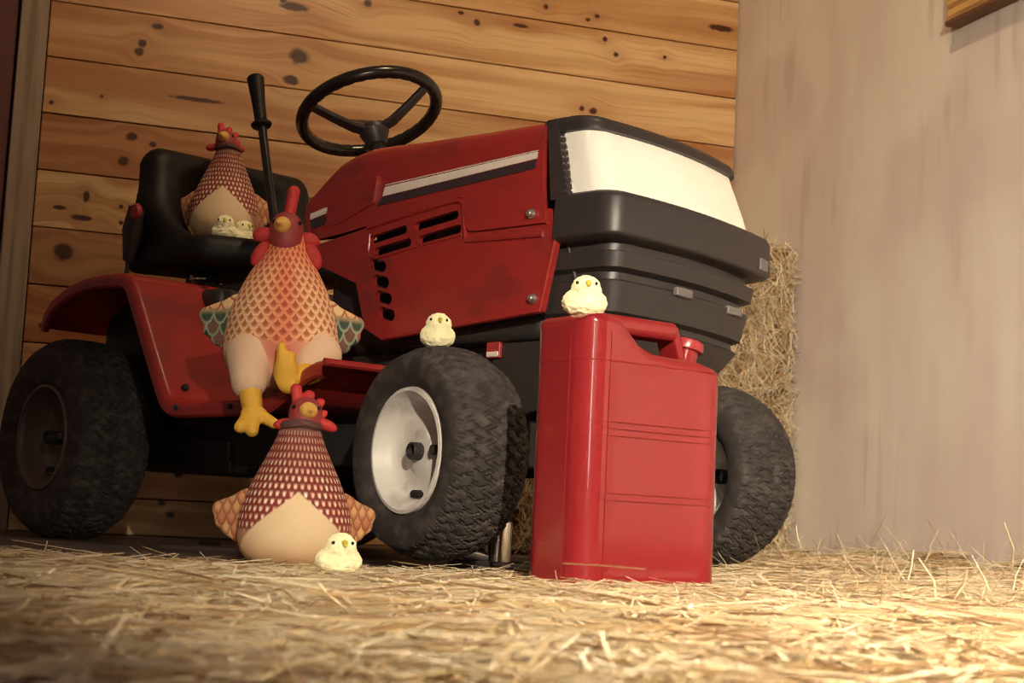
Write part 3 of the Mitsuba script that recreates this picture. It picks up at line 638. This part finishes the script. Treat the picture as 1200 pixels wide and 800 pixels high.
def rooster_fn(p, n, uv):
    az, z = az_of(uv), uv.y
    d, rnd = scallop(uv.x * 30, z / .0132)
    mid = dr.exp(-dr.square(az / .40))
    up = smoothstep(.15, .29, z)
    hot = dr.maximum(mid * .9, up * .9)
    dark = mix((.48, .16, .06), (.42, .055, .025), hot)
    lite = mix((.86, .57, .33), (.70, .20, .09), hot)
    c = mix(dark, lite, smoothstep(.30, .84, d + .10 * (rnd - .5)))
    c = mix(c, mi.Color3f(.42, .14, .06), smoothstep(.90, .99, d) * .6)
    low = smoothstep(.088, .076, z + .012 * dr.cos(az * 9) * .4)
    plain = mix((.74, .47, .30), (.58, .15, .10), dr.exp(-dr.square(az / .46)) * smoothstep(.0, .07, z))
    c = mix(c, plain, low)
    return mix(c, mi.Color3f(.34, .035, .03), smoothstep(.290, .325, z) * .75)
def wing_pattern(a, b, c):
    def fn(p, n, uv):
        d, rnd = scallop(uv.x * 75, uv.y * 60)
        g = smoothstep(.1, .9, uv.x * 9)
        q = mix(a, b, rnd); q = mix(q, mi.Color3f(c), smoothstep(.35, 1., d) * .85)
        return q
    return fn
def fold_bump(p, n, uv): return fbm(p.x * 60, p.y * 60, p.z * 60, 2)
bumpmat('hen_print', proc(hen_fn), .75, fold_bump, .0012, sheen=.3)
bumpmat('rooster_print', proc(rooster_fn), .7, fold_bump, .0012, sheen=.3)
mat('hen_wing', proc(wing_pattern((.58, .36, .16), (.42, .15, .075), (.25, .06, .025))), .75, sheen=.3)
def rwing(p, n, uv):
    d, rnd = scallop(uv.x * 40, uv.y * 44)
    top = smoothstep(.055, .075, uv.y)
    c = mix(mix((.045, .075, .055), (.42, .10, .06), smoothstep(.6, .9, rnd)), mix((.70, .42, .20), (.75, .55, .30), rnd), top)
    return mix(c, mix((.30, .36, .24), (.36, .10, .05), top), smoothstep(.70, .92, d))
mat('rooster_wing', proc(rwing), .7, sheen=.3)
mat('comb_red', (.46, .030, .028), .7, sheen=.4); mat('wattle_red', (.40, .025, .022), .7, sheen=.4); mat('face_red', (.26, .035, .035), .6)
mat('beak_yellow', (.62, .36, .085), .65); mat('leg_yellow', (.70, .39, .045), .7, sheen=.3); mat('thigh_cream', (.72, .50, .33), .75, sheen=.3); mat('eye_black', (.008, .008, .008), .15)
mat('collar_dark', (.085, .035, .030), .7)
def fluff(p, n, uv): return fbm(p.x * 260, p.y * 260, p.z * 260, 3)
bumpmat('chick_fluff', (.86, .82, .50), .9, fluff, .004, sheen=.6)
mat('chick_beak', (.50, .42, .05), .6); mat('cream_patch', (.66, .50, .30), .75)

def place(pos, yaw, tilt=0., lean=0.):
    M = rotm([0, 0, 1], yaw) @ rotm([1, 0, 0], lean) @ rotm([0, 1, 0], tilt)
    return lambda m: xf(m, M, pos)
def wingmesh(sgn, at, length, drop, thick, lobes, h):
    """A stuffed wing: overlapping rounded feather lobes from the shoulder backwards and down; sgn +1 on +y."""
    ends = []
    for i in range(lobes):
        t = i / max(lobes - 1, 1); a = -.15 - 1.15 * t
        ends.append(np.array([-.30 * length, length * math.cos(a) * .92, length * math.sin(a) * drop]))
    def f(P):
        Q = P.copy(); Q[:, 1] *= sgn
        d = smin(.006, *[sd_cap(Q, (0, 0, 0), e, thick * 1.15, thick * (.62 + .06 * (i % 2))) for i, e in enumerate(ends)])
        return d
    L_ = length * 1.35 + thick
    m = surfnet(f, (-L_ * .6, -L_, -L_), (L_ * .5, L_, L_ * .6), h)
    m.vertices[:, 0] *= .75
    uv = np.stack([np.abs(m.vertices[:, 1]), m.vertices[:, 2] + length], 1)
    m.vertices = m.vertices + np.asarray(at); return m, uv
def blob(c, r, R=None, sub=3):
    m = trimesh.creation.icosphere(subdivisions=sub); m.vertices = m.vertices * np.asarray(r)
    if R is not None: m.vertices = m.vertices @ np.asarray(R).T
    m.vertices = m.vertices + np.asarray(c); return m
def surf(f, c, R_, h): return surfnet(f, np.asarray(c) - R_, np.asarray(c) + R_, h)
def head_parts(k, P, hc, r, comb_pts, wattles, beak_dir, cheek=True, beak_r=.42, face='face_red'):
    hc = np.asarray(hc, float)
    add(k + '__head', P(surf(lambda Q: smin(r * .4, sd_ell(Q, hc, (r * .95, r * .92, r)), sd_ell(Q, hc - [0, 0, r * .7], (r * .9, r * .85, r * .8))), hc, r * 2.2, r / 9)), face, 'red face', smooth=True)
    bd = np.asarray(beak_dir, float); bd /= np.linalg.norm(bd); b0 = hc + bd * r * .78 + np.array([0, 0, r * .02])
    add(k + '__beak', P(surf(lambda Q: smin(r * .10, sd_ell(Q, b0, (r * .62, r * beak_r * 1.15, r * beak_r * 1.15)), sd_cap(Q, b0 + bd * r * .2, b0 + bd * r * .85 - [0, 0, r * .12], r * .30, r * .10)), b0, r * 1.5, r / 10)), 'beak_yellow', 'yellow beak', smooth=True)
    f = lambda Q: smin(r * .12, *[sd_cap(Q, a, b, ra, rb) for a, b, ra, rb in comb_pts])
    allp = np.array([q for c in comb_pts for q in (c[0], c[1])]); mid = (allp.min(0) + allp.max(0)) / 2; ext = (allp.max(0) - allp.min(0)).max() / 2 + r * .7
    add(k + '__comb', P(surf(f, mid, ext, r / 10)), 'comb_red', 'red comb', smooth=True)
    for i, (c, rr, ang) in enumerate(wattles):
        add(k + ('__wattle' if not i else f'__wattle_{i:03d}'), P(blob(c, rr, rotm([1, 0, 0], ang))), 'wattle_red')
    for i, s in enumerate((-1, 1)):
        add(k + ('__eye' if not i else f'__eye_{i:03d}'), P(blob(hc + [r * .62, s * r * .68, r * .30], (r * .11, r * .11, r * .13), sub=2)), 'eye_black', smooth=True)

def make_hen(pos, yaw, tilt, label, turn, tall=1.):
    k = num('plush_hen'); tag(k, label, 'toy hen', 'plush hens with speckled red feather print'); P0_ = place(pos, yaw, tilt); P = lambda m: P0_(xf(m, np.diag([1, 1, tall])))
    prof = smoothpath([(0.0005, .0), (.035, .001), (.060, .008), (.076, .024), (.083, .046), (.0835, .070), (.0795, .096), (.0715, .122), (.0610, .148), (.0495, .174), (.0400, .196), (.0340, .212), (.0300, .226), (.0270, .236), (.0005, .244)], 4)
    prof[:, 0] = np.maximum(prof[:, 0], .0004)
    m, uv = lathe(prof, 72, flat=(.92, 1), uv=True)
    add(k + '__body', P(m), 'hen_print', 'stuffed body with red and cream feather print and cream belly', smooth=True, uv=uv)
    for s in (-1, 1):
        w, wu = wingmesh(s, (-.010, s * .066, .098), .046, 1.05, .022, 4, .0036)
        add(k + ('__wing' if s < 0 else '__wing_001'), P(w), 'hen_wing', 'stuffed wing with gold and red feather print', smooth=True, uv=wu)
    tf, tu = wingmesh(1, (-.075, 0, .12), .05, 1, .018, 3, .004)
    add(k + '__collar', P(tube([(.027 * math.cos(a), .0275 * math.sin(a), .232 + .002 * math.cos(3 * a)) for a in np.linspace(0, 2 * np.pi, 25)], .008, 8, cap=False)), 'collar_dark')
    hc = np.array([.004, .010 * turn, .252]); r = .027
    R_ = rotm([0, 0, 1], .25 * turn)
    comb = [(hc + [-.004, -.012, .016], hc + [-.010, -.016, .040], .0085, .0085), (hc + [-.006, 0, .02], hc + [-.012, .004, .030], .010, .009), (hc + [-.010, .014, .01], hc + [-.014, .022, .020], .009, .007), (hc + [-.01, .022, -.004], hc + [-.012, .028, .002], .008, .006)]
    wat = [(hc + [.004, -.031, -.020], (.009, .016, .009), .25), (hc + [.006, .032, -.018], (.009, .017, .009), -.45)]
    head_parts(k, P, hc, r, comb, wat, (1, .22 * turn, .12), beak_r=.44)
def make_rooster(pos, yaw):
    k = num('plush_rooster'); tag(k, 'plush rooster with orange scalloped breast and yellow legs sitting on the footboard', 'toy rooster'); P = place(pos, yaw, -.05)
    prof = smoothpath([(.0005, 0), (.045, .003), (.078, .016), (.098, .040), (.108, .070), (.1085, .100), (.104, .130), (.096, .160), (.084, .192), (.071, .220), (.057, .246), (.0460, .268), (.0385, .288), (.034, .306), (.0005, .318)], 4)
    prof[:, 0] = np.maximum(prof[:, 0], .0004)
    m, uv = lathe(prof, 80, flat=(.85, 1), uv=True)
    add(k + '__body', P(m), 'rooster_print', 'stuffed body with orange scalloped feather print', smooth=True, uv=uv)
    for s in (-1, 1):
        w, wu = wingmesh(s, (-.008, s * .080, .152), .068, .95, .027, 4, .0045)
        add(k + ('__wing' if s < 0 else '__wing_001'), P(w), 'rooster_wing', 'stuffed wing with gold and dark green feather print', smooth=True, uv=wu)
    hc = np.array([.010, -.004, .312]); r = .036
    comb = [(hc + [-.004, .004, .030], hc + [-.004, .010, .078], .011, .0125), (hc + [-.012, .002, .026], hc + [-.022, .006, .050], .011, .010)]
    wat = [(hc + [.002, -.044, -.012], (.010, .020, .014), .35), (hc + [.006, -.046, -.050], (.010, .014, .028), -.5), (hc + [.002, .046, -.016], (.010, .020, .014), -.35), (hc + [.006, .054, -.048], (.010, .0145, .028), .45)]
    head_parts(k, P, hc, r, comb, wat, (1, -.32, .10), beak_r=.40)
    # legs: one hangs over the footboard edge, the other is drawn up with the sole towards the viewer
    for nm, (a, b, c0) in (('leg', ((.05, -.056, .058), (.082, -.056, .004), 0)), ('leg_001', ((.050, .068, .066), (.072, .056, .050), 1))):
        add(k + '__' + nm + '__thigh', P(surf(lambda Q: sd_cap(Q, a, b, .046, .033), np.array(b), .13, .0055)), 'thigh_cream', 'cream stuffed thigh', smooth=True)
    add(k + '__leg__shank', P(surf(lambda Q: sd_cap(Q, (.084, -.056, .004), (.104, -.046, -.048), .023, .0185), (.095, -.05, -.02), .08, .004)), 'leg_yellow', 'yellow stuffed leg', smooth=True)
    fo = lambda Q: smin(.008, sd_ell(Q, (.108, -.044, -.056), (.018, .022, .016)), sd_cap(Q, (.110, -.050, -.058), (.128, -.066, -.084), .013, .0115), sd_cap(Q, (.112, -.044, -.060), (.136, -.045, -.090), .0135, .012), sd_cap(Q, (.110, -.036, -.056), (.126, -.006, -.074), .012, .010))
    add(k + '__leg__foot', P(surf(fo, (.12, -.04, -.065), .075, .0035)), 'leg_yellow', 'yellow three-toed foot', smooth=True)
    add(k + '__leg_001__shank', P(surf(lambda Q: sd_cap(Q, (.085, .060, .030), (.118, .018, .012), .021, .019), (.10, .04, .02), .08, .004)), 'leg_yellow', 'yellow stuffed leg', smooth=True)
    fo = lambda Q: smin(.008, sd_ell(Q, (.126, .010, .020), (.014, .023, .030)), sd_cap(Q, (.128, .004, .03), (.132, -.002, .068), .014, .008), sd_cap(Q, (.128, .012, .03), (.130, .016, .050), .013, .010), sd_ell(Q, (.122, .016, -.004), (.016, .018, .014)))
    add(k + '__leg_001__foot', P(surf(fo, (.126, .01, .02), .075, .0035)), 'leg_yellow', 'yellow foot turned sole forward', smooth=True)
def make_chick(pos, yaw, label, s=1., seed=0, wide=1.):
    k = num('plush_chick'); tag(k, label, 'toy chick', 'small fluffy yellow chicks'); P = place(pos, yaw)
    f = lambda Q: smin(.007, sd_ell(Q, (-.003 * s, 0, .020 * s), (.028 * s, .030 * s * wide, .0215 * s)), sd_ell(Q, (.004 * s, .001, .042 * s), (.0215 * s, .0225 * s, .0205 * s)),
                       sd_ell(Q, (-.002 * s, -.022 * s * wide, .022 * s), (.017 * s, .011 * s, .014 * s)), sd_ell(Q, (-.002 * s, .022 * s * wide, .022 * s), (.017 * s, .011 * s, .014 * s)))
    m = surfnet(f, (-.04, -.045, -.008), (.04, .045, .07), .0017)
    nrm = m.vertex_normals
    m.vertices = m.vertices + nrm * ((meshkit.fbm(m.vertices * 300 + seed * 9.1, 3) - .5) * .0042)[:, None]
    add(k + '__body', P(m), 'chick_fluff', smooth=True)
    add(k + '__beak', P(surf(lambda Q: sd_cap(Q, (.023 * s, .002, .048 * s), (.030 * s, .002, .044 * s), .0048, .0020), (.024 * s, 0, .045 * s), .014, .0012)), 'chick_beak', 'olive yellow beak', smooth=True)
    for i, q in enumerate((-1, 1)):
        add(k + ('__eye' if not i else f'__eye_{i:03d}'), P(blob((.0205 * s, q * .0140 * s, .0485 * s), (.0022, .0022, .0024), sub=2)), 'eye_black', smooth=True)
camyaw = lambda p: math.atan2(-p[1], -p[0])
p = np.array([-.308, 2.34, .003]); make_hen(p, camyaw(p) + .05, 0, 'plush hen sitting on the floor by the front wheel', .6, .91)
p = tpt((.092, -.082, .726)); make_hen(p, camyaw(p) - .12, -.06, 'plush hen sitting on the tractor seat', -.8)
p = tpt((.850, -.412, .310)); make_rooster(p, camyaw(p) + .02)
for q, yw, lab, s, sd, w in (((-.217, 2.12, .003), .22, 'yellow chick on the floor beside the sitting hen', .93, 1, 1.0),
                          (tuple(tpt((1.262, -.372, FZ + FR - .002))), .05, 'yellow chick on top of the front tire', .98, 2, .9),
                          (tuple(tpt((.208, -.150, .706))), -.1, 'yellow chick against the belly of the hen on the seat', .95, 3, .9),
                          (tuple(tpt((.200, -.095, .704))), .6, 'yellow chick on the seat next to the rooster head', .95, 4, .9),
                          (tuple(CO + CR @ np.array([CW * .165, CD / 2, CH - .002])), .1, 'yellow chick on top of the red fuel can', .95, 5, 1.0)):
    make_chick(np.array(q), camyaw(q) + yw, lab, s, sd, w)
# ---------------------------------------------------------------- hay bales and straw
PAL = np.array([[.88, .80, .60], [.76, .63, .41], [.82, .71, .50], [.62, .47, .26], [.46, .30, .16], [.86, .77, .58], [.34, .20, .11], [.70, .58, .39], [.78, .64, .38]])
def straws(P0, yaw, pitch, length, width, flat, shade, bend, mottled=None):
    """Many stalks as one mesh: three-sided blades in two bent segments; returns (mesh, vertex colours)."""
    n = len(P0); d = np.stack([np.cos(yaw) * np.cos(pitch), np.sin(yaw) * np.cos(pitch), np.sin(pitch)], 1)
    s = np.cross(d, [0, 0, 1.]); s /= np.maximum(np.linalg.norm(s, axis=1, keepdims=True), 1e-6); u = np.cross(s, d)
    V = np.zeros((n, 9, 3))
    for i, t in enumerate((-.5, 0, .5)):
        c = P0 + d * (length * t)[:, None] + (u * rng.normal(0, .4, (n, 1)) + s) * (bend * (abs(t) * 2) ** 2)[:, None]
        for j in range(3):
            a = 2 * np.pi * j / 3 + .5; tp_ = 1 if i < 2 else .75
            V[:, i * 3 + j] = c + s * (width * math.cos(a) * tp_)[:, None] * .5 + u * (width * flat * math.sin(a) * tp_)[:, None] * .5
    F = []
    for i in (0, 1):
        for j in range(3):
            a, b, c, e = i * 3 + j, i * 3 + (j + 1) % 3, i * 3 + 3 + (j + 1) % 3, i * 3 + 3 + j; F += [[a, b, c], [a, c, e]]
    F += [[2, 1, 0], [6, 7, 8]]
    F = (np.array(F)[None] + (np.arange(n) * 9)[:, None, None]).reshape(-1, 3)
    col = np.repeat(shade[:, None, :], 9, 1)
    return trimesh.Trimesh(V.reshape(-1, 3), F, process=False), col.reshape(-1, 3)
def pal(n, lo=0.): return np.clip(PAL[rng.integers(0, len(PAL), n)] * rng.uniform(.7, 1.12, (n, 1)) * (1 - lo), 0, 1)

def make_bale(c, size, label, seed):
    k = num('hay_bale'); tag(k, label, 'hay bale', 'hay bales stacked in the corner')
    m = tm(m3.Manifold.cube(tuple(size), True).refine_to_length(.025))
    v = m.vertices; v = v * (1 - .03 * (np.abs(v / (np.asarray(size) / 2)) ** 6).sum(1, keepdims=True) * .35)
    v = v + m.vertex_normals * ((meshkit.fbm(v * 28 + seed, 3) - .6) * .03)[:, None]; m.vertices = v
    W_ = lambda q: RW(xf(q, None, c))
    add(k + '__core', W_(m), 'bale_mat', smooth=True)
    n = 6500; sx = np.asarray(size) / 2; f = rng.integers(0, 4, n); q = rng.uniform(-1, 1, (n, 3)) * sx
    ins = rng.uniform(-.004, .010, n)
    q[f == 0, 1] = sx[1] + ins[f == 0]; q[f == 1, 2] = sx[2] + ins[f == 1]; q[f == 2, 0] = sx[0] + ins[f == 2]; q[f == 3, 1] = sx[1] + ins[f == 3]
    P0 = np.asarray(c) + q; P0 = WO + P0 @ WRm.T
    face = np.where((f == 1)[:, None], [0, 0, 1.], np.where((f == 2)[:, None], WS, WK))
    yaw = rng.uniform(0, 2 * np.pi, n); d = np.stack([np.cos(yaw), np.sin(yaw), rng.normal(0, .9, n)], 1); d -= face * ((d * face).sum(1, keepdims=True) - rng.normal(0, .22, (n, 1))); d /= np.linalg.norm(d, axis=1, keepdims=True)
    L_ = rng.uniform(.035, .12, n)
    P0 = P0 - WS * np.maximum(((P0 - WO) @ WS + L_ * .5) - (SR - .006), 0)[:, None] * (np.abs(d @ WS) > .2)[:, None]
    s, cc = straws(P0, np.arctan2(d[:, 1], d[:, 0]), np.arcsin(np.clip(d[:, 2], -1, 1)), L_, rng.uniform(.0018, .0034, n), .6, pal(n, .12), rng.normal(0, .006, n))
    add(k + '__straw', s, 'straw_mat', smooth=False, color=cc); labels[k + '__straw'] = {'kind': 'stuff', 'label': 'loose golden hay stalks'}
make_bale((SR - .43, .265, .232), (.80, .40, .445), 'straw-coloured hay bale on the floor, lower of the two in the corner', 1)
make_bale((SR - .43, .255, .684), (.80, .40, .43), 'straw-coloured hay bale on top of the other in the corner', 9)

def litter_edge(x):
    """How far back (y) the straw reaches."""
    return 2.48 + .10 * np.sin(x * 5 + 1) + .05 * np.sin(x * 13) + 2.4 * np.clip((x - .22) / .5, 0, 1) ** 1.2
def wall_k(x, y): return x * WS[0] + (y - WO[1]) * WS[1]           # s coordinate; the plaster wall is at SR
def litter_h(x, y):
    P = np.stack([x * 3.1, y * 3.1, x * 0], -1)
    h = .001 + (.002 + .005 * np.clip((1.7 - y) / .4, 0, 1)) * meshkit.fbm(P, 3, seed=3)
    d = SR - wall_k(x, y); h = h + .060 * np.exp(-(d / .16) ** 2) * (.45 + .8 * meshkit.noise(np.stack([x * 6, y * 6, x * 0], -1), 5))
    h = h + .030 * np.exp(-(((x - .72) / .22) ** 2 + ((y - 3.05) / .30) ** 2)) + .010 * np.exp(-(((x - .46) / .12) ** 2 + ((y - 2.46) / .10) ** 2))
    e = np.clip((litter_edge(x) - y) / .22, 0, 1); h = h * e - .004 * (1 - e)
    return h
gx = np.linspace(-1.6, 2.1, 150); gy = np.linspace(.35, 4.9, 170)
GX2, GY2 = np.meshgrid(gx, gy, indexing='ij')
lim = wall_k(GX2, GY2); hz = litter_h(GX2, GY2)
hz = np.where(lim > SR - .03, -.02, hz); back = (GX2 * -WS[1] + (GY2 - WO[1]) * WS[0]); hz = np.where(back > -.02, -.02, hz)
base = grid(np.stack([GX2, GY2, hz], -1))
base.update_faces(base.vertices[base.faces][:, :, 2].max(1) > -.003); base.remove_unreferenced_vertices()
n = 76000
y = .62 + (4.7 - .62) * rng.random(n * 3) ** 1.6; x = rng.uniform(-1, 1, n * 3) * (.40 * y + .40)
ok = (y < litter_edge(x) + rng.normal(0, .05, n * 3)) & (wall_k(x, y) < SR - .045) & (x > -1.5)
fxy = lambda c, r: (x - c[0]) ** 2 + (y - c[1]) ** 2 > r * r
for c, r in (((-.308, 2.34), .075), ((-.217, 2.12), .02)): ok &= fxy(c, r)
cl = (np.stack([x, y, x * 0], 1) - CO) @ CR; ok &= ~((cl[:, 0] > -.0) & (cl[:, 0] < CW) & (cl[:, 1] > 0) & (cl[:, 1] < CD))
x, y = x[ok][:n], y[ok][:n]; n = len(x)
L_ = rng.gamma(4., .019, n) + .02; z = litter_h(x, y) + rng.exponential(.0042, n) * np.where((y > 1.55) & (x < .45), .42, 1.)
pit = rng.normal(0, .045, n) + (rng.random(n) < .030) * rng.uniform(.15, .9, n) * (y > 1.7) * (.12 + 1.2 * np.clip((x - .2) / .4, 0, 1))
z = z + np.abs(np.sin(pit)) * L_ * .45
z = np.minimum(z, np.where(y < 1.3, .026, 9.))
yawv = rng.uniform(0, 2 * np.pi, n)
wl = SR - wall_k(x, y); L_ = np.minimum(L_, np.maximum(1.9 * wl, .012))
broad = rng.random(n) < .12
L_ = np.where(np.abs(pit) > .15, np.minimum(L_, .075), L_)
w_ = np.where(broad, rng.uniform(.0035, .0058, n), rng.uniform(.0014, .0034, n))
w_ = np.where(np.abs(pit) > .15, w_ * .5, w_)
shade = pal(n)
nb = 420                                        # a few broad pale blades lying on top
yb = rng.uniform(.72, 2.2, nb); xb = rng.uniform(-1, 1, nb) * (.36 * yb); okb = (yb < litter_edge(xb) - .1)
for c, r in (((-.308, 2.34), .14), ((-.217, 2.12), .06)): okb &= (xb - c[0]) ** 2 + (yb - c[1]) ** 2 > r * r
cl = (np.stack([xb, yb, xb * 0], 1) - CO) @ CR; okb &= ~((cl[:, 0] > -.08) & (cl[:, 0] < CW + .08) & (cl[:, 1] > -.08) & (cl[:, 1] < CD + .08))
xb, yb = xb[okb], yb[okb]; nb = len(xb); Lb = rng.uniform(.05, .15, nb)
x, y = np.r_[x, xb], np.r_[y, yb]; z = np.r_[z, litter_h(xb, yb) + rng.uniform(.002, .010, nb) * np.where(yb > 1.55, .5, 1)]; yawv = np.r_[yawv, rng.normal(0, .8, nb)]; pit = np.r_[pit, rng.normal(0, .05, nb)]
L_ = np.r_[L_, Lb]; w_ = np.r_[w_, rng.uniform(.003, .0062, nb)]; shade = np.vstack([shade, np.array([.88, .80, .58]) * rng.uniform(.75, 1.05, (nb, 1))]); shade = np.clip(shade, 0, .95); n = len(x)
st, sc = straws(np.stack([x, y, z], 1), yawv, pit, L_, w_, .55, shade, rng.normal(0, .004, n))
tag('straw_litter', 'golden straw litter strewn over the floor', 'straw', kind='stuff')
add('straw_litter__bed', base, 'litter_mat', smooth=True); labels['straw_litter__bed'] = {'kind': 'stuff', 'label': 'matted brown chaff under the stalks'}
add('straw_litter__stalks', st, 'straw_mat', smooth=False, color=sc); labels['straw_litter__stalks'] = {'kind': 'stuff', 'label': 'loose golden stalks'}
